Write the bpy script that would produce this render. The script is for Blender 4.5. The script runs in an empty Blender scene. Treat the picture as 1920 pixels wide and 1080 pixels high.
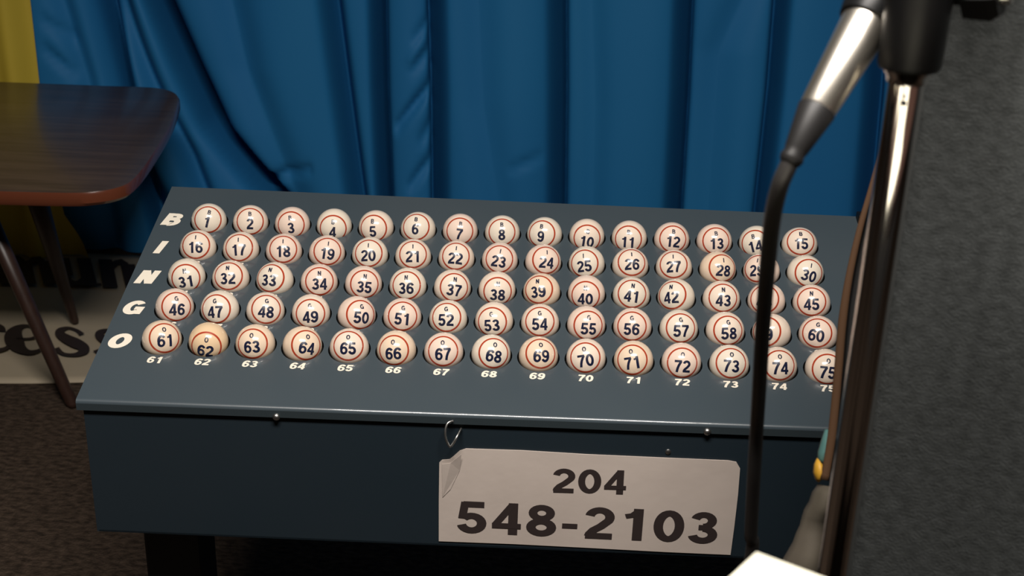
import bpy, bmesh, math, random
from mathutils import Vector, Matrix
random.seed(7)
S = bpy.context.scene
COL = S.collection

# ------------------------------------------------------------------ camera
# world: X right, Y away from the camera, Z up, floor at z = 0, metres
H_CAM = 1.20
YAW, PITCH, ROLL = -0.0314629, 0.4102473, -0.0296446
F_PX = 2500.0
CAM = Vector((0.0543277, -1.1460925, H_CAM))
ZO = H_CAM - 0.5686153                      # height of the front row of ball centres
_f = Vector((math.sin(YAW)*math.cos(PITCH), math.cos(YAW)*math.cos(PITCH), -math.sin(PITCH)))
_r = Vector((math.cos(YAW), -math.sin(YAW), 0)); _d = _f.cross(_r)
RIGHT = math.cos(ROLL)*_r + math.sin(ROLL)*_d
DOWN = -math.sin(ROLL)*_r + math.cos(ROLL)*_d
FWD = _f
cam = bpy.data.cameras.new('camera'); camo = bpy.data.objects.new('camera', cam); COL.objects.link(camo)
M = Matrix((RIGHT, -DOWN, -FWD)).transposed().to_4x4(); M.translation = CAM
camo.matrix_world = M
cam.sensor_width = 36; cam.lens = F_PX/1920*36; cam.clip_start = 0.02
cam.dof.use_dof = True; cam.dof.focus_distance = 1.32; cam.dof.aperture_fstop = 14
S.camera = camo

# ------------------------------------------------------------------ light
W = bpy.data.worlds.new('world'); S.world = W; W.use_nodes = True
bg = W.node_tree.nodes['Background']; bg.inputs[0].default_value = (1.0, 0.93, 0.85, 1); bg.inputs[1].default_value = 0.018
def area(name, loc, target, sx, sy, power, color):
    l = bpy.data.lights.new(name, 'AREA'); l.shape = 'RECTANGLE'; l.size = sx; l.size_y = sy; l.energy = power; l.color = color
    o = bpy.data.objects.new(name, l); COL.objects.link(o); o.location = loc
    o.rotation_euler = (Vector(target)-Vector(loc)).to_track_quat('-Z', 'Y').to_euler()
    return o
area('fluorescent_ceiling_light', (0.05, -0.86, ZO+1.38), (0.05, -0.60, 0), 0.85, 0.24, 54, (1.0, 0.94, 0.88))
S.view_settings.view_transform = 'Standard'; S.view_settings.look = 'None'
S.view_settings.gamma = 1; S.view_settings.use_curve_mapping = False
S.view_settings.exposure = 0.0

# ------------------------------------------------------------------ helpers
def ray(x, y): return RIGHT*((x-960)/F_PX) + DOWN*((y-540)/F_PX) + FWD
def on_y(x, y, Y):
    d = ray(x, y); return CAM + d*((Y-CAM.y)/d.y)
def on_z(x, y, Z):
    d = ray(x, y); return CAM + d*((Z-CAM.z)/d.z)
def at_depth(x, y, t): return CAM + ray(x, y)*t

def mat(name, color, rough=0.5, metal=0.0, coat=0.0, spec=0.5, noise=None, bump=None, sheen=0.0):
    m = bpy.data.materials.new(name); m.use_nodes = True
    nt = m.node_tree; b = nt.nodes['Principled BSDF']
    b.inputs['Base Color'].default_value = (*color, 1); b.inputs['Roughness'].default_value = rough
    b.inputs['Metallic'].default_value = metal; b.inputs['Coat Weight'].default_value = coat
    b.inputs['Specular IOR Level'].default_value = spec; b.inputs['Sheen Weight'].default_value = sheen
    tc = nt.nodes.new('ShaderNodeTexCoord')
    if noise:                                # (scale, second colour, detail, stretch)
        sc, c2, det, st = noise
        mp = nt.nodes.new('ShaderNodeMapping'); mp.inputs['Scale'].default_value = st
        n = nt.nodes.new('ShaderNodeTexNoise'); n.inputs['Scale'].default_value = sc; n.inputs['Detail'].default_value = det
        r = nt.nodes.new('ShaderNodeValToRGB')
        r.color_ramp.elements[0].position = 0.35; r.color_ramp.elements[1].position = 0.65
        r.color_ramp.elements[0].color = (*color, 1); r.color_ramp.elements[1].color = (*c2, 1)
        nt.links.new(tc.outputs['Object'], mp.inputs['Vector']); nt.links.new(mp.outputs['Vector'], n.inputs['Vector'])
        nt.links.new(n.outputs['Fac'], r.inputs['Fac']); nt.links.new(r.outputs['Color'], b.inputs['Base Color'])
    if bump:                                 # (scale, strength, distance, stretch)
        sc, stg, dist, st = bump
        mp = nt.nodes.new('ShaderNodeMapping'); mp.inputs['Scale'].default_value = st
        n = nt.nodes.new('ShaderNodeTexNoise'); n.inputs['Scale'].default_value = sc; n.inputs['Detail'].default_value = 4
        bp = nt.nodes.new('ShaderNodeBump'); bp.inputs['Strength'].default_value = stg; bp.inputs['Distance'].default_value = dist
        nt.links.new(tc.outputs['Object'], mp.inputs['Vector']); nt.links.new(mp.outputs['Vector'], n.inputs['Vector'])
        nt.links.new(n.outputs['Fac'], bp.inputs['Height']); nt.links.new(bp.outputs['Normal'], b.inputs['Normal'])
    return m

def mesh(name, verts, faces, m, parent=None, smooth=False, mw=None, auto=None):
    me = bpy.data.meshes.new(name); me.from_pydata([tuple(v) for v in verts], [], faces); me.update()
    if smooth:
        for p in me.polygons: p.use_smooth = True
    if m: me.materials.append(m)
    return link(name, me, parent, mw)
def link(name, me, parent=None, mw=None):
    o = bpy.data.objects.new(name, me); COL.objects.link(o)
    if parent: o.parent = parent
    if mw is not None: o.matrix_local = mw
    return o
def from_bm(name, bm, m, parent=None, smooth=False, mw=None):
    me = bpy.data.meshes.new(name); bmesh.ops.recalc_face_normals(bm, faces=bm.faces[:]); bm.to_mesh(me); bm.free()
    if smooth:
        for p in me.polygons: p.use_smooth = True
        me.set_sharp_from_angle(angle=math.radians(40))
    me.materials.append(m)
    return link(name, me, parent, mw)
def tag(o, label, cat, group=None, kind=None):
    o['label'] = label; o['category'] = cat
    if group: o['group'] = group
    if kind: o['kind'] = kind
    return o
def structure(o): o['kind'] = 'structure'; return o
def empty(name, loc=(0, 0, 0), rot=None):
    o = bpy.data.objects.new(name, None); COL.objects.link(o); o.location = loc
    if rot: o.rotation_euler = rot
    o.empty_display_size = 0.05
    return o
def box_bm(x0, x1, y0, y1, z0, z1, bevel=0.0, seg=2):
    bm = bmesh.new(); bmesh.ops.create_cube(bm, size=1)
    for v in bm.verts:
        v.co = Vector((x0 if v.co.x < 0 else x1, y0 if v.co.y < 0 else y1, z0 if v.co.z < 0 else z1))
    if bevel: bmesh.ops.bevel(bm, geom=bm.edges[:], offset=bevel, segments=seg, profile=0.5, affect='EDGES')
    return bm
def lathe(name, profile, m, parent=None, mw=None, n=32, cap=True):
    """profile: list of (radius, z)"""
    vs, fs = [], []
    for r, z in profile:
        for k in range(n):
            a = 2*math.pi*k/n; vs.append((r*math.cos(a), r*math.sin(a), z))
    for i in range(len(profile)-1):
        for k in range(n):
            a, b = i*n+k, i*n+(k+1) % n
            fs.append((a, b, b+n, a+n))
    if cap: fs.append(tuple(range(n))[::-1]); fs.append(tuple(range((len(profile)-1)*n, len(profile)*n)))
    o = mesh(name, vs, fs, m, parent, True, mw)
    o.data.set_sharp_from_angle(angle=math.radians(40))
    return o
def axis_matrix(p0, p1):
    z = (Vector(p1)-Vector(p0)).normalized(); q = z.to_track_quat('Z', 'Y')
    m = q.to_matrix().to_4x4(); m.translation = p0
    return m
def smooth_path(pts, per=8):
    out = []; P = [Vector(p) for p in pts]
    for i in range(len(P)-1):
        a = P[max(i-1, 0)]; b = P[i]; c = P[i+1]; d = P[min(i+2, len(P)-1)]
        for k in range(per):
            t = k/per
            out.append(0.5*((2*b)+(c-a)*t+(2*a-5*b+4*c-d)*t*t+(3*b-a-3*c+d)*t**3))
    out.append(P[-1]); return out
def tube(name, pts, radius, m, parent=None, n=12, flat=None):
    vs, fs = [], []; L = len(pts); rad = radius if callable(radius) else (lambda t: radius)
    up = Vector((0.3, 0.9, 0.2)).normalized()
    for i, p in enumerate(pts):
        t = (pts[min(i+1, L-1)]-pts[max(i-1, 0)]).normalized()
        u = t.cross(up).normalized(); w = u.cross(t)
        for k in range(n):
            a = 2*math.pi*k/n; r = rad(i/(L-1))
            vs.append(p+u*math.cos(a)*r+w*math.sin(a)*r*(flat or 1))
    for i in range(L-1):
        for k in range(n):
            a, b = i*n+k, i*n+(k+1) % n; fs.append((a, b, b+n, a+n))
    fs.append(tuple(range(n))[::-1]); fs.append(tuple(range((L-1)*n, L*n)))
    return mesh(name, vs, fs, m, parent, True)

# ------------------------------------------------------------------ lettering (own stroke glyphs)
def arc(cx, cy, rx, ry, a0, a1, n=18):
    return [(cx+rx*math.cos(math.radians(a0+(a1-a0)*k/n)), cy+ry*math.sin(math.radians(a0+(a1-a0)*k/n))) for k in range(n+1)]
def ln(*p):
    out = []
    for a, b in zip(p[:-1], p[1:]):
        for k in range(4): out.append((a[0]+(b[0]-a[0])*k/4, a[1]+(b[1]-a[1])*k/4))
    out.append(p[-1]); return out
def glyph(c, t):
    """strokes (points, thickness, closed) on a cap height of 1, and the advance"""
    h = t/2; T = 1-h
    if c == '0': return [(arc(.3, .5, .3-h, .5-h, 0, 360, 28), t, 1)], .60
    if c == '1': return [(ln((.37, 0), (.37, 1)), t*1.05, 0), (ln((.12, .755), (.25, .79), (.36, .93)), t*.75, 0)], .60
    if c == '2': return [(arc(.3, .69, .29-h, .31-h, 170, -30, 16)+[(.33, .40), (.19, .27), (.12, .15), (.10, h*.8)], t, 0), (ln((.03, h), (.56, h)), t, 0)], .60
    if c == '3': return [(arc(.29, .725, .26-h, .275-h, 165, -90, 16), t*.95, 0), (arc(.29, .285, .29-h, .285-h+.0, 90, -168, 18), t, 0), (ln((.2, .5+.01), (.3, .5+.01)), t*.85, 0)], .60
    if c == '4': return [(ln((.42, 0), (.42, 1)), t, 0), (ln((.39, .93), (.07, .30)), t*.8, 0), (ln((.01, .28), (.58, .28)), t*.9, 0)], .60
    if c == '5': return [(ln((.12, T), (.53, T)), t, 0), (ln((.155, .98), (.10, .46)), t*.85, 0), (arc(.285, .325, .295-h, .325-h, 140, -165, 20), t, 0)], .60
    if c == '6': return [(arc(.3, .33, .29-h, .33-h, 0, 360, 24), t*.95, 1), (arc(.34, .5, .33-h, .5-h, 38, 200, 16), t, 0)], .60
    if c == '7': return [(ln((.03, T), (.57, T)), t, 0), ([(.52, .90), (.42, .72), (.33, .52), (.26, .28), (.22, 0)], t, 0)], .60
    if c == '8': return [(arc(.3, .735, .265-h, .265-h, 0, 360, 22), t*.92, 1), (arc(.3, .285, .295-h, .285-h, 0, 360, 24), t, 1)], .60
    if c == '9':
        g, a = glyph('6', t); return [([(.6-x, 1-y) for x, y in p], w, cl) for p, w, cl in g], a
    if c == '-': return [(ln((.03, .36), (.33, .36)), t*.85, 0)], .38
    if c == 'B': return [(ln((h+.02, 0), (h+.02, 1)), t, 0),
                         (ln((.05, T), (.34, T))[:-1]+arc(.36, .5+.25-h*.25, .24-h*.6, .25-h*.75, 90, -90, 12)+ln((.34, .5), (.05, .5)), t*.9, 0),
                         (ln((.05, .5), (.36, .5))[:-1]+arc(.38, .25+h*.25, .27-h*.6, .25-h*.25, 90, -90, 12)+ln((.36, h), (.05, h)), t*.95, 0)], .70
    if c == 'I': return [(ln((h+.04, 0), (h+.04, 1)), t, 0)], t+.10
    if c == 'N': return [(ln((h+.02, 0), (h+.02, 1)), t, 0), (ln((h+.04, .97), (.66-h, .03)), t*1.05, 0), (ln((.68-h, 0), (.68-h, 1)), t, 0)], .74
    if c == 'G': return [(arc(.37, .5, .36-h, .5-h, 42, 325, 26), t, 0), (ln((.40, .46), (.73, .46)), t*.85, 0), (ln((.73-h*.85, .5), (.73-h*.85, .04)), t*.85, 0)], .78
    if c == 'O': return [(arc(.38, .5, .37-h, .5-h, 0, 360, 28), t, 1)], .78
    # lower case, x-height 0.72, heavy stems with thin joins
    if c == 'u': return [(ln((.17, .72), (.17, .25)), .25, 0), ([(.17, .25), (.19, .12), (.28, .05), (.38, .07), (.47, .16)], .12, 0), (ln((.55, .72), (.55, 0)), .25, 0), (ln((.02, .69), (.2, .69)), .06, 0), (ln((.5, .03), (.75, .03)), .06, 0)], .78
    if c == 'n': return [(ln((.17, .72), (.17, 0)), .25, 0), ([(.26, .52), (.36, .64), (.45, .67), (.54, .58)], .12, 0), (ln((.56, .60), (.56, 0)), .25, 0)], .78
    if c == 'm': return [(ln((.17, .72), (.17, 0)), .25, 0), ([(.26, .52), (.36, .64), (.45, .67), (.52, .58)], .12, 0), (ln((.54, .60), (.54, 0)), .25, 0), ([(.62, .52), (.72, .64), (.81, .67), (.88, .58)], .12, 0), (ln((.91, .60), (.91, 0)), .25, 0)], 1.14
    return [], .4
SERIF = {   # thick-and-thin italic letters: (centre line, thickness at each point)
    'e': ([[(.20, .36), (.40, .37), (.50, .45), (.50, .60), (.40, .68), (.28, .64), (.19, .50), (.17, .32), (.21, .15), (.33, .05), (.46, .08), (.56, .17)]],
          [[.05, .05, .06, .08, .06, .12, .22, .27, .22, .12, .07, .05]], .64),
    's': ([[(.50, .52), (.44, .62), (.33, .68), (.22, .63), (.19, .53), (.26, .42), (.38, .31), (.47, .21), (.46, .10), (.34, .03), (.18, .05), (.09, .18)]],
          [[.09, .06, .06, .11, .15, .20, .23, .19, .13, .08, .07, .11]], .56),
    'c': ([[(.50, .50), (.50, .60), (.42, .68), (.28, .62), (.19, .48), (.17, .32), (.22, .14), (.34, .05), (.47, .08), (.56, .17)]],
          [[.13, .13, .07, .13, .22, .26, .22, .12, .07, .05]], .62),
}
def ribbon(pts, th, closed, verts, faces):
    n = len(pts)
    if closed: pts = pts[:-1]; n -= 1
    base = len(verts)
    for i, (x, y) in enumerate(pts):
        a = pts[(i-1) % n] if closed or i else pts[0]; b = pts[(i+1) % n] if closed or i < n-1 else pts[-1]
        dx, dy = b[0]-a[0], b[1]-a[1]; L = math.hypot(dx, dy) or 1
        w = (th[i] if isinstance(th, list) else th)/2
        k = 1.0
        if (closed or 0 < i < n-1):          # mitre on corners
            d1 = (x-a[0], y-a[1]); d2 = (b[0]-x, b[1]-y)
            l1 = math.hypot(*d1) or 1; l2 = math.hypot(*d2) or 1
            cs = (d1[0]*d2[0]+d1[1]*d2[1])/(l1*l2); k = 1/max(.55, math.sqrt(max(0, (1+cs)/2)))
            dx, dy = d1[0]/l1+d2[0]/l2, d1[1]/l1+d2[1]/l2; L = math.hypot(dx, dy) or 1
        nx, ny = -dy/L*w*k, dx/L*w*k
        verts.append((x+nx, y+ny)); verts.append((x-nx, y-ny))
    for i in range(n if closed else n-1):
        j = (i+1) % n
        faces.append((base+2*i, base+2*i+1, base+2*j+1, base+2*j))
def text2d(s, t=.18, sx=1.0, shear=0.0, track=.04, serif=False):
    """vertices (2-D, cap height 1, centred on the origin) and faces"""
    V, Fc, LAY = [], [], []; x = 0
    for ch in s:
        v, f = [], []
        if serif:
            lines, ths, adv = SERIF[ch]
            for p, th in zip(lines, ths):
                pp = smooth_path([Vector((a, b, c)) for (a, b), c in zip(p, th)], 5)
                ribbon([(q.x, q.y) for q in pp], [max(.03, q.z) for q in pp], 0, v, f); LAY += [0]*(len(V)+len(v)-len(LAY))
        else:
            g, adv = glyph(ch, t)
            for li, (p, w, cl) in enumerate(g): ribbon(p, w, cl, v, f); LAY += [li]*(len(V)+len(v)-len(LAY))
        b = len(V)
        V += [(vx+x, vy) for vx, vy in v]; Fc += [tuple(i+b for i in q) for q in f]
        x += adv+track
    x -= track
    return [((vx-x/2)*sx+(vy-.5)*shear, vy-.5, l) for (vx, vy), l in zip(V, LAY)], Fc, x*sx
def flat_text(name, s, m, parent, origin, ex, ey, height, raise_=0.0003, **kw):
    v, f, w = text2d(s, **kw); n = ex.cross(ey).normalized()
    return mesh(name, [origin+ex*(a*height)+ey*(b*height)+n*(raise_+.00006*l) for a, b, l in v], f, m, parent)

# ------------------------------------------------------------------ materials
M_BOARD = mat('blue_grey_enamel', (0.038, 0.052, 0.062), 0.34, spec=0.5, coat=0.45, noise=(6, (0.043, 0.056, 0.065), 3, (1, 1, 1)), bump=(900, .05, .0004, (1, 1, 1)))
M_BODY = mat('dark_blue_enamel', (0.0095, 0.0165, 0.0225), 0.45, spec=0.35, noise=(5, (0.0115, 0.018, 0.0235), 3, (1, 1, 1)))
M_WELL = mat('black_cup', (0.006, 0.006, 0.006), 0.7)
M_CREAM = mat('cream_print', (0.66, 0.60, 0.50), 0.5)
M_STEEL = mat('dull_steel', (0.45, 0.44, 0.42), 0.35, metal=1)
M_BLACK = mat('black_plastic', (0.004, 0.004, 0.0042), 0.4, spec=.22)
M_RUBBER = mat('black_rubber', (0.009, 0.0085, 0.0085), 0.48, spec=.25)
M_CHROME = mat('chrome', (0.75, 0.72, 0.70), 0.10, metal=1)
M_NICKEL = mat('brushed_nickel', (0.84, 0.78, 0.68), 0.33, metal=1, bump=(140, .08, .0005, (1, 1, 14)))
M_RING = mat('red_ring_ink', (0.33, 0.038, 0.012), 0.35, coat=.4)
M_INK = mat('navy_ink', (0.006, 0.009, 0.030), 0.35, coat=.4)
BALLS = [mat('cream_ball', c, 0.16, coat=0.5, spec=0.5, noise=(14, tuple(v*.95 for v in c), 2, (1, 1, 1)))
         for c in ((0.66, 0.55, 0.45), (0.66, 0.52, 0.43), (0.64, 0.56, 0.46), (0.65, 0.51, 0.38), (0.63, 0.46, 0.29))]
M_PAPER = mat('old_white_paper', (0.45, 0.385, 0.34), 0.7, noise=(9, (0.40, 0.34, 0.30), 4, (1, 1, 1)), bump=(30, .25, .002, (1, 1, 1)))
M_TEXT = mat('black_print', (0.022, 0.014, 0.013), 0.6)
M_WHITE = mat('white_paper', (0.90, 0.87, 0.70), 0.7)
M_BLUE = mat('blue_satin', (0.021, 0.192, 0.435), 0.6, spec=0.2, sheen=0.0, noise=(2.2, (0.018, 0.168, 0.415), 2, (1, 1, .4)))
M_YELLOW = mat('yellow_satin', (0.56, 0.42, 0.05), 0.6, spec=0.2)
M_CARPET = mat('brown_carpet', (0.034, 0.024, 0.017), 0.95, spec=0.1, noise=(60, (0.095, 0.066, 0.047), 8, (1, 2.2, 1)), bump=(220, 1.0, .006, (1, 1.6, 1)))
M_WOOD = mat('dark_walnut', (0.085, 0.058, 0.045), 0.27, coat=0.10, noise=(5, (0.058, 0.040, 0.032), 6, (1.2, 14, 1)))
M_EDGE = mat('walnut_edge', (0.135, 0.038, 0.018), 0.22, coat=0.4)
M_LEG = mat('walnut_leg', (0.040, 0.020, 0.014), 0.4, noise=(20, (0.030, 0.014, 0.010), 4, (6, 6, 1)))
M_BANNER = mat('cream_banner', (0.42, 0.35, 0.25), 0.55, noise=(3, (0.37, 0.31, 0.22), 3, (1, 1, 1)), bump=(6, .3, .01, (1, 1, 1)))
M_FELT = mat('dark_grey_felt', (0.028, 0.030, 0.029), 0.95, spec=0.1, noise=(130, (0.044, 0.047, 0.046), 8, (1, 1, 1.5)), bump=(520, .5, .0012, (1, 1, 1.3)))
M_WALL = mat('wall_paint', (0.30, 0.27, 0.22), 0.8, noise=(4, (0.27, 0.24, 0.2), 3, (1, 1, 1)))

# ------------------------------------------------------------------ the room
Y_CURTAIN = 1.72
structure(mesh('floor', [(-3.5, -2.6, 0), (3.5, -2.6, 0), (3.5, 2.4, 0), (-3.5, 2.4, 0)], [(0, 1, 2, 3)], M_CARPET))
structure(from_bm('wall_back', box_bm(-3.5, 3.5, 2.05, 2.15, 0, 2.6), M_WALL))

# curtains: cloth hung in folds; each fold runs along its own line on the cloth
def curve_x(line):
    p = sorted([(on_y(x, y, Y_CURTAIN).z, on_y(x, y, Y_CURTAIN).x) for x, y in line])
    def f(z):
        if z <= p[0][0]: a, b = p[0], p[1]
        elif z >= p[-1][0]: a, b = p[-2], p[-1]
        else:
            for a, b in zip(p[:-1], p[1:]):
                if a[0] <= z <= b[0]: break
        t = (z-a[0])/(b[0]-a[0])
        if z > p[-1][0]: t = 1+(t-1)/(1+1.2*(z-p[-1][0]))
        if z < p[0][0]: t = max(t, -1.5)
        return a[1]+(b[1]-a[1])*t
    return f
FOLDS = [  # (picture line, depth, width, side lean)
    ([(112, 0), (160, 156), (185, 300)], .018, .016, 1), ([(186, 0), (226, 156), (262, 300)], .062, .013, 1),
    ([(290, 0), (345, 130), (400, 250), (478, 345)], .13, .04, 1), ([(425, 0), (458, 140), (520, 300)], .022, .03, 1),
    ([(615, 0), (638, 180), (662, 360)], .070, .024, 1), ([(706, 0), (710, 180), (718, 365)], .095, .013, 1),
    ([(817, 0), (822, 180), (824, 370)], .085, .012, -1), ([(895, 0), (905, 200), (930, 360)], .016, .03, 1),
    ([(1045, 0), (1046, 180), (1044, 385)], .090, .014, 1), ([(1110, 0), (1116, 200), (1112, 380)], .012, .02, -1),
    ([(1283, 0), (1276, 180), (1264, 390)], .090, .013, 1), ([(1395, 0), (1350, 100), (1330, 380)], .016, .03, 1),
    ([(1468, 0), (1453, 180), (1430, 390)], .080, .012, -1), ([(1655, 0), (1640, 200), (1622, 390)], .07, .014, 1),
    ([(285, 360), (250, 300), (235, 240)], .03, .02, 1), ([(375, 365), (350, 300), (318, 240)], .035, .016, -1),
]
FOLDS = [(curve_x(l), d, w, s) for l, d, w, s in FOLDS]
CREASES = [((812, 30), (780, 75), .008), ((812, 85), (775, 130), .008), ((815, 150), (745, 240), .014), ((818, 215), (790, 265), .008),
           ((815, 290), (770, 350), .010), ((575, 325), (480, 352), .012), ((1010, 300), (960, 318), .005), ((85, 40), (130, 75), .008), ((88, 95), (135, 140), .008), ((800, 60), (770, 115), -.006)]
CREASES = [(on_y(*a, Y_CURTAIN), on_y(*b, Y_CURTAIN), d) for a, b, d in CREASES]
def curtain_xy(x, z):
    """a point of the cloth: deep narrow slots run back at a slant, broad soft swells between them"""
    y = sh = 0
    for f, d, w, s in FOLDS:
        x0_ = f(z); q = (x-x0_)
        if abs(q) < .25:
            a = (x0_-.05)/2.58
            if d > .05:
                sg = .0092*(w/.013)**.5; g = d*1.35*math.exp(-q*q/(2*sg*sg)); y += g; sh += g*(a+.17*s)
            else:
                y += d*math.exp(-q*q/(2*w*w))
            y += .45*d*math.exp(-abs(q)/.038)
    y += .010*math.sin(x*9+z*1.3)+.004*math.sin(x*23-z*2.1)
    for a, b, d in CREASES:
        ab = (b.x-a.x, b.z-a.z); L2 = ab[0]**2+ab[1]**2
        t = ((x-a.x)*ab[0]+(z-a.z)*ab[1])/L2; tc = min(1, max(0, t))
        dd = math.hypot(x-a.x-ab[0]*tc, z-a.z-ab[1]*tc)
        if dd < .04: y += 1.7*d*math.exp(-(dd/.011)**2)*(1-.4*abs(2*tc-1))
    return x+sh, y
def curtain(name, xs, zs, m, yoff, fn, hem=None):
    vs, fs = [], []; nx, nz = len(xs), len(zs)
    for z in zs:
        for x in xs:
            xx = x if not hem else hem(x, z)
            xx, yy = fn(xx, z); vs.append((xx, Y_CURTAIN+yoff+yy, z))
    for j in range(nz-1):
        for i in range(nx-1): fs.append((j*nx+i, j*nx+i+1, (j+1)*nx+i+1, (j+1)*nx+i))
    o = mesh(name, vs, fs, m, None, True)
    return o
def frange(a, b, n): return [a+(b-a)*k/n for k in range(n+1)]
XL = on_y(60, 60, Y_CURTAIN).x
tag(curtain('blue_curtain', frange(XL-.06, 1.35, 1250), frange(.004, .8, 60)+frange(.85, 2.2, 12), M_BLUE, 0, curtain_xy),
    'blue satin curtain hanging in long folds behind the ball board', 'curtain')
edge = curve_x([(66, 0), (84, 157), (130, 390), (190, 478)])
YX0 = on_y(-420, 60, Y_CURTAIN).x
def yhem(x, z):                              # right edge of the yellow cloth follows its own line
    t = (x-YX0)/(1.0); return YX0+t*(edge(z)-YX0)
tag(curtain('yellow_curtain', frange(YX0, YX0+1.0, 120), frange(.006, 1.0, 60)+frange(1.03, 2.2, 20), M_YELLOW, -.055,
    lambda x, z: (x, .014*math.sin(x*46+z*2)+.010*math.sin(x*21-1+z)+.006*math.sin(x*90)), yhem),
    'yellow satin curtain beside the blue one, behind the wooden table', 'curtain')

# cream banner lying on the carpet under the table, its far part under the curtain hem
zb = .004
bvs, bfs = [], []
NX, NY = 40, 24
for j in range(NY+1):
    for i in range(NX+1):
        x = -1.9+(1.45)*i/NX; y0 = 1.052+.09*(x+.98); y = y0+(1.70-y0)*j/NY
        z = zb+.004*max(0, math.sin(x*8+1))*(1-j/NY)**3+.010*(1-j/NY)**8*max(0, math.sin(x*5+2.2))
        bvs.append((x, y, z))
for j in range(NY):
    for i in range(NX): bfs.append((j*(NX+1)+i, j*(NX+1)+i+1, (j+1)*(NX+1)+i+1, (j+1)*(NX+1)+i))
banner = mesh('banner', bvs, bfs, M_BANNER, None, True)
banner.modifiers.new('thickness', 'SOLIDIFY').thickness = .003
tag(banner, 'cream banner with black lettering lying on the carpet under the table', 'banner')
def floor_text(s, px_list, serif, sx, hscale):
    """one printed glyph for each picture position (bottom centre, top centre)"""
    for ch, (bx, by), (tx, ty) in px_list:
        a = on_z(bx, by, zb+.005); b = on_z(tx, ty, zb+.005)
        ey = (b-a); hgt = ey.length/.72; ey = ey.normalized(); up = Vector((0, 0, 1)); ex = Vector((1, .07, 0)).normalized()
        v, f, w = text2d(ch, serif=serif, sx=sx)
        o = mesh('printed_letter', [a+ex*(p*hgt)+ey*((q+.5)*hgt)+up*(.002+.0001*l) for p, q, l in v], f, M_TEXT, banner)
floor_text('mun', [('m', (58, 534), (46, 482)), ('u', (152, 537), (140, 485)), ('n', (232, 541), (220, 488))], False, .54, 1)
floor_text('cess', [('c', (-12, 662), (-30, 605)), ('e', (53, 666), (41, 609)), ('s', (133, 669), (122, 613)), ('s', (208, 672), (196, 617))], True, .70, 1)

# ------------------------------------------------------------------ wooden side table
ZT = .46
outline_right = [(-.860, .862), (-.735, .868), (-.690, .880), (-.661, .905), (-.650, .945), (-.654, 1.05), (-.675, 1.255), (-.700, 1.40), (-.716, 1.462), (-.745, 1.503), (-.790, 1.519), (-.88, 1.517)]
XM = -1.22
ol = [Vector((x, y, 0)) for x, y in outline_right]
ol = smooth_path(ol, 4)
loop = [(p.x, p.y) for p in ol]+[(2*XM-p.x, p.y) for p in reversed(ol)]
table = empty('side_table', (XM, 1.19, 0))
def slab(name, loop, z0, z1, m_top, m_edge, off, parent, bev=.006):
    n = len(loop); cx = sum(p[0] for p in loop)/n; cy = sum(p[1] for p in loop)/n
    rings = [(1-bev/.28*.6, z1), (1-bev/.28*.2, z1-bev*.3), (1, z1-bev), (1, z0+bev), (1-bev/.28*.5, z0)]
    vs, fs = [], []
    for s, z in rings:
        for x, y in loop: vs.append(Vector((cx+(x-cx)*s, cy+(y-cy)*s, z))-off)
    for i in range(len(rings)-1):
        for k in range(n): a, b = i*n+k, i*n+(k+1) % n; fs.append((a, b, b+n, a+n))
    side = len(fs)
    fs.append(tuple(range(n))); fs.append(tuple(range((len(rings)-1)*n, len(rings)*n))[::-1])
    me = bpy.data.meshes.new(name); me.from_pydata([tuple(v) for v in vs], [], fs)
    me.materials.append(m_top); me.materials.append(m_edge)
    for i, p in enumerate(me.polygons):
        p.use_smooth = i < side; p.material_index = 1 if i < side and i >= n else 0
    bm = bmesh.new(); bm.from_mesh(me); bmesh.ops.recalc_face_normals(bm, faces=bm.faces[:]); bm.to_mesh(me); bm.free()
    me.set_sharp_from_angle(angle=math.radians(35))
    return link(name, me, parent)
toff = Vector((XM, 1.19, 0))
slab('table_top', loop, ZT-.026, ZT, M_WOOD, M_EDGE, toff, table)
def table_leg(foot, top, r0, r1):
    d = (top-foot); mw = Matrix.Identity(4)
    vs, fs = [], []; n = 16
    for t in (0, .02, .5, 1):
        c = foot+d*t; r = (r0+(r1-r0)*t)*(0.8 if t == 0 else 1)
        for k in range(n):
            a = 2*math.pi*k/n; vs.append(c+Vector((r*math.cos(a), r*math.sin(a), 0))-toff)
    for i in range(3):
        for k in range(n): a, b = i*n+k, i*n+(k+1) % n; fs.append((a, b, b+n, a+n))
    fs.append(tuple(range(n))[::-1]); fs.append(tuple(range(3*n, 4*n)))
    return mesh('leg', vs, fs, M_LEG, table, True)
f1 = on_z(137, 762, .0); f2 = on_z(141, 606, .006)
t1 = on_y(-22, 372, 1.03); t1.z = ZT-.026; t2 = on_y(82, 372, 1.26); t2.z = ZT-.026
t1 = Vector((on_y(-50, 400, 1.04).x, 1.04, ZT-.027)); t2 = Vector((on_y(46, 372, 1.27).x, 1.27, ZT-.027))
for ft, tp in ((f1, t1), (f2, t2)):
    ra, rb = (.0115, .0165) if ft is f1 else (.0085, .027)
    table_leg(ft, tp, ra, rb); mx = lambda p: Vector((2*XM-p.x, p.y, p.z)); table_leg(mx(ft), mx(tp), ra, rb)
from_bm('apron', box_bm(t2.x-.03-XM-(t2.x-XM)*2+.03, t2.x-XM+.02, t1.y-1.19-.02, t2.y-1.19+.02, ZT-.062, ZT-.026), M_LEG, table)
tag(table, 'dark walnut table with rounded corners and splayed tapered legs, left of the board', 'table')

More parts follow.
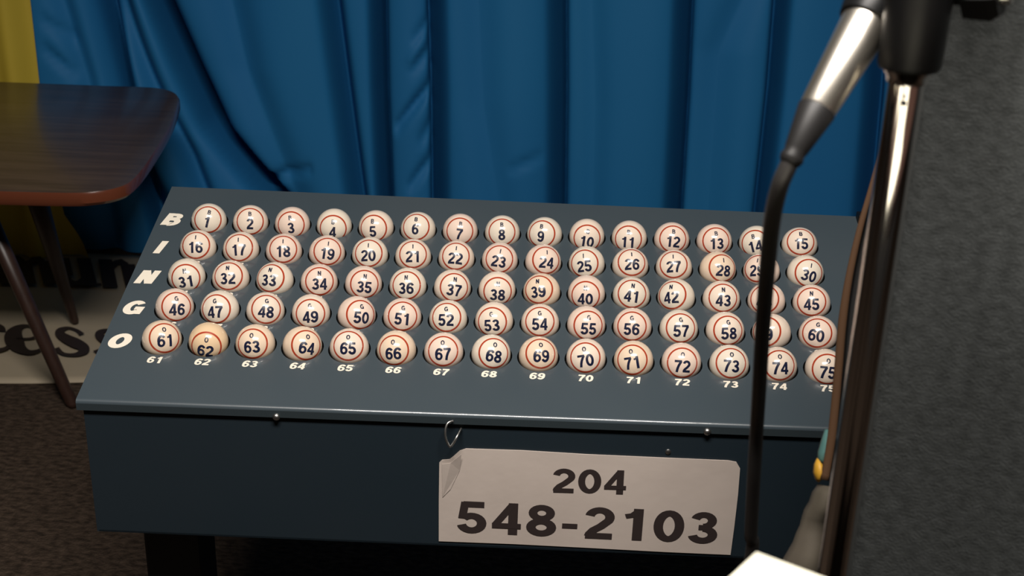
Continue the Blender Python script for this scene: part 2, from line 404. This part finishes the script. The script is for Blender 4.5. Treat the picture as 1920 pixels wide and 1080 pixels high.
# ------------------------------------------------------------------ the ball board
TILT = 0.2513367; SP = .0455; ROW = .0500986; R = .0189; HC = .0018; RH = .0205
board = empty('bingo_ball_board', (0, .08, 0))
EU = Vector((0, math.cos(TILT), math.sin(TILT))); EN = Vector((0, -math.sin(TILT), math.cos(TILT))); EX = Vector((1, 0, 0))
BO = Vector((0, .08, 0)); O0 = Vector((0, 0, ZO))
def P(x, u, w=0.0): return O0+EX*x+EU*u+EN*(w-HC)          # w measured from the sheet
def hole(c, r): return (c-7)*SP, (4-r)*ROW
# sheet with real holes
vs, fs = [], []
def addv(p): vs.append(p-BO); return len(vs)-1
x0, x1 = -.376, .389; uF, uB = -.0815, .2655
def front_u(x): return -.0890+(.0085)*(x+.376)/.765
def back_u(x): return .2660-(.0045)*(x+.376)/.765
gx = [(c-7.5)*SP for c in range(16)]; gu = [(r-.5)*ROW for r in range(6)]
NS = 32
for c in range(15):
    for r in range(5):
        cx, cu = hole(c, r); ring, outer, low = [], [], []
        for k in range(NS):
            a = 2*math.pi*(k+.5)/NS; ca, sa = math.cos(a), math.sin(a)
            ring.append(addv(P(cx+RH*ca, cu+RH*sa))); low.append(addv(P(cx+RH*ca, cu+RH*sa, -.0016)))
            s = min(SP/2/abs(ca) if abs(ca) > 1e-6 else 9, ROW/2/abs(sa) if abs(sa) > 1e-6 else 9)
            outer.append(addv(P(cx+s*ca, cu+s*sa)))
        cor = {}
        for k in range(NS):
            j = (k+1) % NS; fs.append((ring[k], outer[k], outer[j], ring[j])); fs.append((ring[j], low[j], low[k], ring[k]))
            a, b = vs[outer[k]], vs[outer[j]]
            pa = (round((a.x-cx)/(SP/2), 3), 0); pb = (round((b.x-cx)/(SP/2), 3), 0)
            onxa = abs(abs(pa[0])-1) < 1e-3; onxb = abs(abs(pb[0])-1) < 1e-3
            if onxa != onxb:                # corner of the cell
                sx = 1 if (a.x+b.x)/2 > cx else -1; su = 1 if math.sin(2*math.pi*(k+1)/NS) > 0 else -1
                q = addv(P(cx+sx*SP/2, cu+su*ROW/2)); fs.append((outer[k], q, outer[j]))
xs0, xs1, us0, us1 = gx[0], gx[-1], gu[0], gu[-1]
RB = .0040                                        # bend radius of the front edge
def quad(a, b, c, d): fs.append((addv(a), addv(b), addv(c), addv(d)))
fl = front_u
quad(P(x0, back_u(x0)), P(x0, fl(x0)+RB), P(xs0, fl(xs0)+RB), P(xs0, back_u(xs0)))
quad(P(xs1, back_u(xs1)), P(xs1, fl(xs1)+RB), P(x1, fl(x1)+RB), P(x1, back_u(x1)))
quad(P(xs0, us0), P(xs0, fl(xs0)+RB), P(xs1, fl(xs1)+RB), P(xs1, us0))
quad(P(xs0, back_u(xs0)), P(xs0, us1), P(xs1, us1), P(xs1, back_u(xs1)))
# bend, front lip, and down-turned sides and back
def edge_profile(x):
    u = fl(x)+RB; pts = []
    for k in range(7):
        a = k/6*(math.pi/2-TILT); pts.append(P(x, u-RB*math.sin(a), -RB+RB*math.cos(a)))
    pts.append(pts[-1]+Vector((0, 0, -.0070))); pts.append(pts[-1]+Vector((0, .003, -.0005)))
    return pts
ea, eb = edge_profile(x0), edge_profile(x1)
ia = [addv(p) for p in ea]; ib = [addv(p) for p in eb]
smooth_faces = []
for k in range(6):
    smooth_faces.append(len(fs))
    fs.append((ia[k], ia[k+1], ib[k+1], ib[k]))
dz = Vector((0, 0, -.012))
for xx, e in ((x0, ea), (x1, eb)):
    quad(P(xx, back_u(xx)), P(xx, back_u(xx))+dz, P(xx, fl(xx)+RB)+dz, P(xx, fl(xx)+RB))
    idx = [addv(p) for p in e[:8]]+[addv(P(xx, fl(xx)+RB)+dz)]; fs.append(tuple(idx))
quad(P(x0, back_u(x0)), P(x1, back_u(x1)), P(x1, back_u(x1))+dz, P(x0, back_u(x0))+dz)
bm = bmesh.new(); V = [bm.verts.new(v) for v in vs]
for i, f in enumerate(fs):
    fc = bm.faces.new([V[k] for k in f]); fc.smooth = i in smooth_faces
bmesh.ops.remove_doubles(bm, verts=bm.verts[:], dist=1e-5)
for e_ in bm.edges:
    if len(e_.link_faces) == 2 and e_.link_faces[0].normal.angle(e_.link_faces[1].normal, 0) > .6: e_.smooth = False
    if len(e_.link_faces) == 2 and e_.link_faces[0].smooth != e_.link_faces[1].smooth: e_.smooth = False
sheet = from_bm('top_sheet', bm, M_BOARD, board)
lip = ea[6:]+eb[6:]; nl = len(ea)-6
mesh('front_lip', [p-BO for p in lip], [(k, k+1, nl+k+1, nl+k) for k in range(nl-1)], mat('shaded_lip_enamel', (0.022, 0.030, 0.034), 0.4, spec=.4), board)  # lip enamel set darker than the sheet's to stand in for shade
# cups under the holes
cvs, cfs = [], []; prof = [(RH+.0004, -.0012), (RH+.0003, -.009), (RH*.78, -.0146), (RH*.4, -.0172), (0.0006, -.0174)]
for r_, z_ in prof:
    for k in range(24): a = 2*math.pi*k/24; cvs.append((r_*math.cos(a), r_*math.sin(a), z_))
for i in range(len(prof)-1):
    for k in range(24): a, b = i*24+k, i*24+(k+1) % 24; cfs.append((a, a+24, b+24, b))
cup_me = bpy.data.meshes.new('ball_cup'); cup_me.from_pydata(cvs, [], cfs); cup_me.materials.append(M_WELL)
RT = Matrix.Rotation(TILT, 4, 'X')
for c in range(15):
    for r in range(5):
        o = link('ball_cup', cup_me, board); mw = RT.copy(); mw.translation = P(*hole(c, r))-BO; o.matrix_local = mw
# box body
YF = (P(0, fl(0)).y)+.0045                      # plane of the front face
yb = P(0, back_u(0)).y-.004
zf = P(0, fl(0)).z; zbk = P(0, back_u(0)).z
xa, xb = x0+.005, x1-.005
ZB = on_y(800, 1021, YF).z
def yf(x): return YF+(.0085*math.cos(TILT))*(x-0)/.765
def wall_piece(name, pts, thick):
    """flat sheet piece from four corners with thickness"""
    p = [q-BO for q in pts]; n = (p[1]-p[0]).cross(p[3]-p[0]).normalized()*thick
    return mesh(name, p+[q-n for q in p], [(0, 1, 2, 3), (7, 6, 5, 4), (0, 4, 5, 1), (1, 5, 6, 2), (2, 6, 7, 3), (3, 7, 4, 0)], M_BODY, board)
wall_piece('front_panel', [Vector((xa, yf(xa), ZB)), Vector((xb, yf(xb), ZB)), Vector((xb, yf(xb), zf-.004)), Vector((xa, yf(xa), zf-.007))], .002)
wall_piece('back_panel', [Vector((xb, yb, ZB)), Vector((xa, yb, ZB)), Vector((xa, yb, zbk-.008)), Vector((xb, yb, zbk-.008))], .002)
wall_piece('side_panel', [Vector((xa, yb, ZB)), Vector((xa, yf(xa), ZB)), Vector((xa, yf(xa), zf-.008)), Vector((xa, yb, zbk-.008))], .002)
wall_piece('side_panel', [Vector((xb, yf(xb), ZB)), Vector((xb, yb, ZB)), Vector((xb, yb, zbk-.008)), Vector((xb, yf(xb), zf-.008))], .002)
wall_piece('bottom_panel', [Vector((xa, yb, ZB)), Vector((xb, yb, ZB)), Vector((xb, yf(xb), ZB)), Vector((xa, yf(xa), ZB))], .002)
lx = on_y(325, 1030, YF+.05).x
for sx in (lx, -lx+.02):
    lg = from_bm('leg', box_bm(sx-.028, sx+.028, YF+.045-BO.y, YF+.105-BO.y, .02, ZB, .003), M_BODY, board)
    from_bm('foot', box_bm(sx-.03, sx+.03, YF-.02-BO.y, yb-.03-BO.y, 0, .025, .004), M_BODY, lg)
# fittings
for px in ((518, 782), (1327, 814)):
    q = on_y(*px, yf(0)-.006); q.y = edge_profile(q.x)[7].y+.0002
    lathe('screw', [(.0036, 0), (.0036, .0008), (.0028, .0022), (.0012, .0030)], M_STEEL, board, axis_matrix(q-BO, q-BO+Vector((0, -1, 0))), 16)
q = on_y(1253, 849, YF); q.y = yf(q.x); lathe('rivet', [(.0028, 0), (.0024, .0009), (.001, .0014)], M_STEEL, board, axis_matrix(q-BO, q-BO+Vector((0, -1, 0))), 12)
hk = smooth_path([on_y(x, y, YF-d) for x, y, d in ((850, 789, .006), (840, 793, .009), (835, 806, .012), (836, 822, .014), (843, 837, .015), (849, 832, .014), (857, 818, .011), (865, 803, .002))], 6)
tube('wire_hook', [p-BO for p in hk], .0011, M_STEEL, board, 8)
q = P(x1, back_u(x1)-.006, 0); from_bm('corner_latch', box_bm(q.x-.001, q.x+.006, q.y-BO.y-.008, q.y-BO.y+.006, q.z-.006, q.z+.008, .0015), M_BLACK, board)
# printed letters and numbers on the sheet
for r, ch in enumerate('BINGO'):
    bx, bu = (-.3585, (.2025, .1510, .0990, .0490, -.0025)[r])
    flat_text('printed_letter', ch, M_CREAM, board, P(bx, bu)-BO, EX, EU, .0222, .0003, t=.25, sx=1.28, shear=.22)
NUM = {}
for n in range(1, 76):
    c, r = (n-1) % 15, (n-1)//15; hx, hu = hole(c, r)
    flat_text('printed_number', str(n), M_CREAM, board, P(hx-.0005*(c-7)/7, hu-(.0280-.0015*c/14 if r == 4 else .0251))-BO, EX, EU, .0092 if r == 4 else .0080, .0003, t=.20, sx=1.28, shear=.12, track=.05)
tag(board, 'slanted blue-grey metal board holding five rows of bingo balls', 'display board')

# ------------------------------------------------------------------ the telephone-number sheet
def FP(x, y, off=.0): p = on_y(x, y, YF); return Vector((p.x, yf(p.x)-off, p.z))
so = [(824, 866), (829, 861), (843, 860), (852, 853), (862, 844), (874, 840), (980, 844), (1100, 852), (1240, 859), (1366, 865), (1381, 868), (1388, 880), (1384, 930), (1377, 990), (1370, 1042), (1250, 1036), (1100, 1027), (960, 1019), (823, 1013), (823, 940)]
sheet_pts = [FP(x, y, .0012) for x, y in so]
cen = sum(sheet_pts, Vector())/len(sheet_pts)
sign = empty('number_sign', cen)
bm = bmesh.new(); bv = [bm.verts.new(p-cen) for p in sheet_pts]; face = bm.faces.new(bv)
ext = bmesh.ops.extrude_face_region(bm, geom=[face]); 
for g in ext['geom']:
    if isinstance(g, bmesh.types.BMVert): g.co.y += .0008
from_bm('paper', bm, M_PAPER, sign)
# lifted, folded strip of the torn corner
cr = [FP(*p, .0015) for p in ((829, 868), (846, 862), (866, 846), (862, 880), (845, 915), (830, 930))]
cr2 = [p.copy() for p in cr]
for i in (1, 2): cr2[i].y -= .0035
bm = bmesh.new(); bv = [bm.verts.new(p-cen) for p in cr2]; bm.faces.new(bv)
from_bm('creased_corner', bm, M_PAPER, sign).modifiers.new('thickness', 'SOLIDIFY').thickness = .0004
ex = (FP(1343, 980)-FP(857, 975)); 
def sign_text(s, px0, px1, top, base, **kw):
    a = FP(px0, base[0]); b = FP(px1, base[1]); e = (b-a); w = e.length; e.normalize()
    hgt = (FP(px0, top)-a).length; v, f, tw = text2d(s, **kw)
    xs = [p[0] for p in v]; k = w/((max(xs)-min(xs)))
    up = Vector((0, 0, 1)); up = (up-e*up.dot(e)).normalized(); mid = min(xs); n = e.cross(up).normalized()
    par = mesh('printed_number', [a-cen+e*((p-mid)*k)+up*((q+.5)*hgt)+n*(.0016+.0001*l) for p, q, l in v], f, M_TEXT, sign)
sign_text('204', 1036, 1173, 877, (922, 927), t=.18, track=.07)
sign_text('548-2103', 857, 1343, 937, (996, 1021), t=.185, track=.08)
tag(sign, 'white paper sign reading 204 548-2103 on the front of the board', 'sign')

# ------------------------------------------------------------------ bingo balls
DIR = [(-6,-6,15),(-3,-6,0),(-7,3,-5),(-6,12,3),(-13,3,-2),(-10,-12,3),(-2,0,8),(-2,-4,0),(-13,-4,3),(1,9,8),(-4,5,5),(6,-4,5),(9,-3,-2),(-8,1,-12),(6,-16,0),
 (-11,-14,0),(-10,-11,-3),(-4,-12,0),(2,-10,8),(-7,-10,0),(-1,-13,0),(-3,-13,5),(-2,-8,10),(14,-11,6),(-10,-4,-6),(7,-18,0),(-1,-16,-3),(23,-8,5),(-16,-15,0),(17,-2,15),
 (-5,7,-8),(-12,-13,-3),(-22,-13,4),(1,-6,0),(4,-1,5),(-7,-4,0),(8,-4,7),(3,7,3),(-14,-12,-6),(-4,8,2),(4,-9,8),(-19,-12,-4),(9,-8,2),(-8,-11,0),(1,-8,0),
 (8,-4,-2),(-19,-2,-3),(3,-10,5),(-3,2,-3),(19,-3,4),(1,-5,5),(-8,-9,0),(-9,4,-3),(-1,-8,0),(10,2,2),(-2,-4,2),(10,-5,0),(15,-3,-2),(-23,-7,0),(-4,-10,10),
 (12,-9,-5),(-11,23,8),(-14,-1,-3),(19,-4,7),(-5,-11,0),(-13,1,-2),(-3,-5,-2),(13,-5,8),(11,-13,0),(-3,-4,-8),(-6,-3,-8),(5,2,3),(10,-7,4),(13,-7,0),(12,2,5)]
RZ = (92.5, 96, 98.7, 101, 106)
bmB = bmesh.new(); bmesh.ops.create_uvsphere(bmB, u_segments=56, v_segments=28, radius=R)
ball_mes = []
me0 = bpy.data.meshes.new('bingo_ball'); bmB.to_mesh(me0); bmB.free()
for p in me0.polygons: p.use_smooth = True
for m in BALLS:
    me = me0.copy(); me.materials.append(m); ball_mes.append(me)
RP = R*1.006
def sph(x, y): return Vector((x*RP, y*RP, RP*math.sqrt(max(0, 1-x*x-y*y))))
rv, rf = [], []; NR = 56
for s in (.690, .725, .760):
    for k in range(NR): a = 2*math.pi*k/NR; rv.append(sph(s*math.cos(a), s*math.sin(a)))
for i in range(2):
    for k in range(NR): a, b = i*NR+k, i*NR+(k+1) % NR; rf.append((a, a+NR, b+NR, b))
ring_me = bpy.data.meshes.new('printed_ring'); ring_me.from_pydata([tuple(v) for v in rv], [], rf); ring_me.materials.append(M_RING)
for p in ring_me.polygons: p.use_smooth = True
def ball_text(s, yc, h, sx, t):
    v, f, w = text2d(s, t=t, sx=sx, track=.03)
    me = bpy.data.meshes.new('print'); me.from_pydata([tuple(sph(a*h, b*h+yc)*(1+.0025*l)) for a, b, l in v], [], f); me.materials.append(M_INK)
    for p in me.polygons: p.use_smooth = True
    return me
letter_me = {ch: ball_text(ch, .40, .25, 1.1, .21) for ch in 'BINGO'}
ORD = ['first', 'second', 'third', 'fourth', 'fifth', 'sixth', 'seventh', 'eighth', 'ninth', 'tenth', 'eleventh', 'twelfth', 'thirteenth', 'fourteenth', 'last']
WARM = {47: 2, 62: 4, 63: 3, 64: 3, 71: 3, 66: 3, 1: 2, 6: 2, 8: 2, 2: 0, 28: 3, 33: 2, 42: 2, 61: 3, 39: 3, 69: 3}
TINT = {62: (1, 1, 1)}
for n in range(1, 76):
    c, r = (n-1) % 15, (n-1)//15; hx, hu = hole(c, r)
    pos = P(hx, hu, HC)
    k = WARM.get(n, (0, 1, 0, 2, 1)[(n*7+r*3) % 5])
    ball = link('bingo_ball', ball_mes[k]); 
    dx, dy, roll = DIR[n-1]; q = RZ[r]*.683
    view = (CAM-pos).normalized(); rt = (RIGHT-view*RIGHT.dot(view)).normalized(); up = view.cross(rt)
    nx, ny = dx/q, -dy/q; nn = (rt*nx+up*ny+view*math.sqrt(max(.1, 1-nx*nx-ny*ny))).normalized()
    y_ = (up-nn*up.dot(nn)).normalized(); x_ = y_.cross(nn)
    a = -math.radians(roll); y2 = y_*math.cos(a)-x_*math.sin(a); x2 = y2.cross(nn)
    mw = Matrix((x2, y2, nn)).transposed().to_4x4(); mw.translation = pos; ball.matrix_world = mw
    link('printed_ring', ring_me, ball)
    link('printed_letter', letter_me['BINGO'[r]], ball)
    link('printed_number', ball_text(str(n), -.17, .60, 1.10, .185), ball)
    tag(ball, 'cream bingo ball printed %s %d in a red ring, %s in the %s row' % ('BINGO'[r], n, ORD[c], 'BINGO'[r]), 'bingo ball', 'bingo balls in the board')

# ------------------------------------------------------------------ microphone stand, clip, microphone, cable
top = at_depth(1702, 140, .575)
stand = empty('microphone_stand', (top.x, top.y, 0)); SO = Vector((top.x, top.y, 0))
lathe('pole', [(.0079, .03), (.0079, .62), (.0079, top.z)], M_CHROME, stand, None, 40)
lathe('base', [(.11, 0), (.11, .012), (.10, .020), (.05, .028), (.02, .036), (.012, .05)], M_BLACK, stand, None, 48)
lathe('collar', [(.0080, top.z-.0035), (.0092, top.z-.003), (.0096, top.z), (.0125, top.z+.004), (.0125, top.z+.006)], M_CHROME, stand, None, 40)
lathe('clip_socket', [(.0128, top.z+.003), (.0136, top.z+.005), (.0140, top.z+.030), (.0150, top.z+.050), (.0150, top.z+.062)], M_BLACK, stand, None, 40)
pv = Vector((0, 0, top.z+.058))
from_bm('pivot_yoke', box_bm(-.012, .030, -.010, .010, top.z+.040, top.z+.064, .003), M_BLACK, stand)
nut_c = at_depth(1838, -8, .56)-SO
dirn = (at_depth(1880, -6, .555)-at_depth(1800, -4, .565)).normalized()
lathe('pivot_nut', [(.004, -.030), (.004, -.008), (.0100, -.006), (.0115, .006), (.0090, .009)], M_BLACK, stand, axis_matrix(nut_c, nut_c+dirn), 6)
lathe('pivot_bolt', [(.0042, .007), (.0042, .012), (.0034, .013)], M_STEEL, stand, axis_matrix(nut_c, nut_c+dirn), 16)
pn = at_depth(1694, 193, .567)-SO
lathe('height_pin', [(.0012, 0), (.0012, .0015), (.0006, .002)], M_BLACK, stand, axis_matrix(pn+Vector((0, 0.0005, 0)), pn+Vector((0, -1, .0))), 10)
# microphone: its axis runs up and to the right
a_end = at_depth(1531, 207, .574); a_ring = at_depth(1633, 28, .585)
ax = (a_ring-a_end).normalized(); Lc = (a_ring-a_end).length
cr0 = a_ring-ax*.006; crd = a_ring+ax*.016
up_c = (stand.location+Vector((0, 0, top.z+.055)))
from_bm('clip_arm', box_bm(-.006, .006, -.006, .006, 0, (a_ring+ax*.030-(up_c)).length-.0115, .002), M_BLACK, stand, axis_matrix(up_c-SO, a_ring+ax*.030-SO))
mic = empty('microphone', a_ring)
mm = axis_matrix(Vector((0, 0, 0)), ax)
lathe('tail_ring', [(.0112, -.005), (.0126, -.0045), (.0136, .000), (.0136, .004), (.0120, .007)], M_BLACK, mic, mm, 40)
lathe('handle', [(.0100, .004), (.0108, .008), (.0125, .05), (.0160, .085), (.0175, .092)], mat('dark_grey_metal', (.10, .10, .10), .4, metal=.6), mic, mm, 40)
lathe('grille', [(.0176, .092), (.0195, .095), (.0195, .100), (.0235, .110), (.0245, .122), (.0205, .138), (.012, .146), (.002, .149)], M_STEEL, mic, mm, 40)
tag(mic, 'dark microphone tilted in the clip on the chrome stand', 'microphone')
tag(stand, 'chrome microphone stand with a black clip socket at the right', 'microphone stand')
cable = empty('microphone_cable', a_end)
cm = axis_matrix(Vector((0, 0, 0)), ax)
lathe('connector_barrel', [(.0074, 0), (.0080, .001), (.0110, Lc-.004), (.0108, Lc-.002)], M_NICKEL, cable, cm, 48)
b_end = at_depth(1481, 303, .572); bd = (a_end-b_end)
lathe('strain_relief', [(.0040, -.001), (.0048, .0), (.0053, .002), (.0046, .004), (.0052, .006), (.0084, bd.length), (.0080, bd.length+.001)], M_RUBBER, cable, axis_matrix(b_end-a_end, Vector((0, 0, 0))), 40)
cp = [at_depth(x, y, d) for x, y, d in ((1490, 285, .572), (1477, 313, .573), (1461, 352, .578), (1448, 412, .592), (1439, 500, .62), (1431, 600, .655), (1425, 700, .69), (1419, 800, .74), (1413, 900, .765), (1408, 1000, .79), (1406, 1060, .805))]
last = cp[-1]; cp += [last+Vector((-.004, .02, -.16)), last+Vector((.0, .03, -.32)), Vector((last.x-.02, last.y+.02, .03)), Vector((last.x-.08, last.y+.0, .004)), Vector((last.x-.22, last.y+.03, .004))]
tube('cord', [p-a_end for p in smooth_path(cp, 8)], 0.0039, mat('cord_rubber', (0.020, 0.018, 0.017), 0.42, spec=.5), cable, 14)
tag(cable, 'black microphone cable with a silver connector hanging before the board', 'cable')

# ------------------------------------------------------------------ grey felt cabinet behind the stand
pl = at_depth(1668, 560, .74)
cab = empty('felt_covered_cabinet', (pl.x, pl.y, 0), (0, 0, -math.radians(19)))
from_bm('body', box_bm(.0, .56, .0, .20, .012, 1.13, .008, 3), M_FELT, cab, True)
for fx in (.06, .50):
    for fy in (.04, .16):
        lathe('rubber_foot', [(.016, 0), (.020, .014)], M_BLACK, cab, Matrix.Translation((fx, fy, 0)), 16)
tag(cab, 'dark grey felt-covered cabinet filling the right side behind the microphone stand', 'cabinet')

# ------------------------------------------------------------------ furled dark flag with an orange edge between cabinet and board
DF = .86
eg = smooth_path([at_depth(x, y, DF+dd) for x, y, dd in ((1673, 120, 0), (1668, 190, 0), (1655, 265, 0), (1637, 340, 0), (1612, 430, 0), (1592, 520, 0), (1580, 600, 0), (1573, 680, 0), (1566, 760, 0), (1558, 830, 0), (1546, 900, 0))], 5)
fo = Vector((eg[-1].x+.03, eg[-1].y+.01, 0)); flag = empty('furled_flag', fo)
lathe('staff', [(.006, 0.0), (.006, 1.45)], M_EDGE, flag, Matrix.Translation((.004, .02, 0)), 16)
lathe('staff_base', [(.020, 0), (.020, .010), (.012, .03), (.0065, .034)], M_BLACK, flag, Matrix.Translation((.004, .02, 0)), 32)
ph = eg[0]; 
rows = []; M_CLOTH = mat('black_cloth', (.008, .0075, .007), .8)
M_ORANGE = mat('orange_brown_edging', (.046, .017, .0015), .85)
vs, fs = [], []; K = 12
stx = fo.x+.004; sty = fo.y+.02
for i, p in enumerate(eg):
    for k in range(K+1):
        t = k/K; x = p.x+(min(stx+.008, p.x+.030)-p.x)*t
        vs.append(Vector((x, p.y+.012*math.sin(t*7)+.004*t, p.z+.002*t))-fo)
for i in range(len(eg)-1):
    for k in range(K): a = i*(K+1)+k; fs.append((a, a+1, a+K+2, a+K+1))
clo = mesh('cloth', vs, fs, M_CLOTH, flag, True); clo.modifiers.new('thickness', 'SOLIDIFY').thickness = .0015
tube('orange_edge', [p-fo for p in eg], lambda t: .0011+.0017*min(1, max(0, (t-.15)/.45)), M_ORANGE, flag, 10, .5)
def patch(name, px, dep, m, thick=.004):
    pts = [at_depth(x, y, dep)-fo for x, y in px]; c = sum(pts, Vector())/len(pts)
    n = len(pts); front = [c+(p-c)*.75-FWD*.004 for p in pts]; back = [p+FWD*thick for p in pts]
    return mesh(name, pts+front+[c-FWD*.006]+back, [(i, (i+1) % n, n+(i+1) % n, n+i) for i in range(n)]+[(n+i, n+(i+1) % n, 2*n) for i in range(n)]+[((i+1) % n, i, 2*n+1+i, 2*n+1+(i+1) % n) for i in range(n)]+[tuple(range(2*n+1, 3*n+1))[::-1]], m, flag, True)
patch('teal_patch', [(1549, 806), (1541, 828), (1535, 848), (1534, 862), (1541, 872), (1553, 874), (1560, 840), (1560, 806)], DF+.012, mat('teal_cloth', (.05, .13, .12), .7))
patch('yellow_tip', [(1534, 860), (1528, 872), (1526, 886), (1530, 899), (1535, 905), (1541, 900), (1545, 886), (1546, 874), (1540, 868)], DF+.006, mat('yellow_cloth', (.42, .22, .015), .6))
M_PALE = mat('pale_cloth', (.050, .041, .027), .85, noise=(30, (.040, .031, .021), 3, (1, 1, 1)))
out = [(1538, 910), (1527, 925), (1521, 942), (1512, 956), (1507, 970), (1503, 985), (1496, 1000), (1490, 1018), (1481, 1034), (1470, 1052), (1460, 1075), (1450, 1110), (1440, 1160)]
vs, fs = [], []
for i, (x, y) in enumerate(out):
    a = at_depth(x, y, DF+.01); b = at_depth(1560-(y-910)*.10, y, DF+.01)
    for k in range(9):
        t = k/8; p = a+(b-a)*t; d = .010*math.sin(t*math.pi)*(1+.4*math.sin(i*.9))
        vs.append(p-FWD*d-fo)
for i in range(len(out)-1):
    for k in range(8): q = i*9+k; fs.append((q, q+1, q+10, q+9))
lo = mesh('pale_lower_cloth', vs, fs, M_PALE, flag, True); lo.modifiers.new('thickness', 'SOLIDIFY').thickness = .002
tag(flag, 'furled dark flag with orange edge and yellow and teal tip behind the stand', 'flag')

# ------------------------------------------------------------------ caller's desk (just below the picture) with the white sheet
ZP = .935
c0 = on_z(1418, 1038, ZP); e1 = (on_z(1530, 1080, ZP)-c0); e2 = (on_z(1370, 1080, ZP)-c0)
e1.normalize(); e2 = e2.normalized(); perp = Vector((e1.y, -e1.x, 0)); perp = perp if perp.dot(e2) > 0 else -perp
e2 = (e2*.7+perp*.3).normalized()
def sheet_of(name, c, a, b, la, lb, lift=0.0):
    vs, fs = [], []
    for j in range(9):
        for i in range(9):
            s, t = i/8, j/8; vs.append((c+a*(la*s)+b*(lb*t)+Vector((0, 0, lift*(1-s)*(1-t))))-c)
    for j in range(8):
        for i in range(8): q = j*9+i; fs.append((q, q+1, q+10, q+9))
    o = mesh(name, vs, fs, M_WHITE, None, True); o.location = c; o.modifiers.new('thickness', 'SOLIDIFY').thickness = .0006
    return o
tag(sheet_of('paper_sheet', c0, e1, e2, .216, .279), 'bright white sheet of paper at the bottom edge, beside the cable', 'paper')
desk = empty('desk', (.10, -1.05, 0))
yd = c0.y-.04
from_bm('desk_top', box_bm(-.55, .55, -.45, yd+1.05, ZP-.028, ZP-.0012, .003), M_LEG, desk)
for dxx in (-.50, .46):
    for dyy in (-.42, yd+1.05-.08):
        from_bm('leg', box_bm(dxx, dxx+.04, dyy, dyy+.04, 0, ZP-.028, .002), M_LEG, desk)
tag(desk, 'wooden desk under the white paper at the bottom of the picture', 'desk')

for i, (px_, py_, rz) in enumerate(((-.12, -1.05, 8), (.16, -1.10, -6), (.02, -1.40, 3))):  # sheets added out of view to give the chrome pole its bright streak
    a_ = Vector((math.cos(math.radians(rz)), math.sin(math.radians(rz)), 0)); b_ = Vector((-a_.y, a_.x, 0))
    tag(sheet_of('paper_sheet', Vector((px_-.12, py_-.12, ZP)), a_, b_, .216, .279), ['unseen white sheet of paper added on the left of the desk', 'unseen white sheet of paper added on the right of the desk', 'unseen white sheet of paper added at the near edge of the desk'][i], 'paper', 'added papers on the desk')
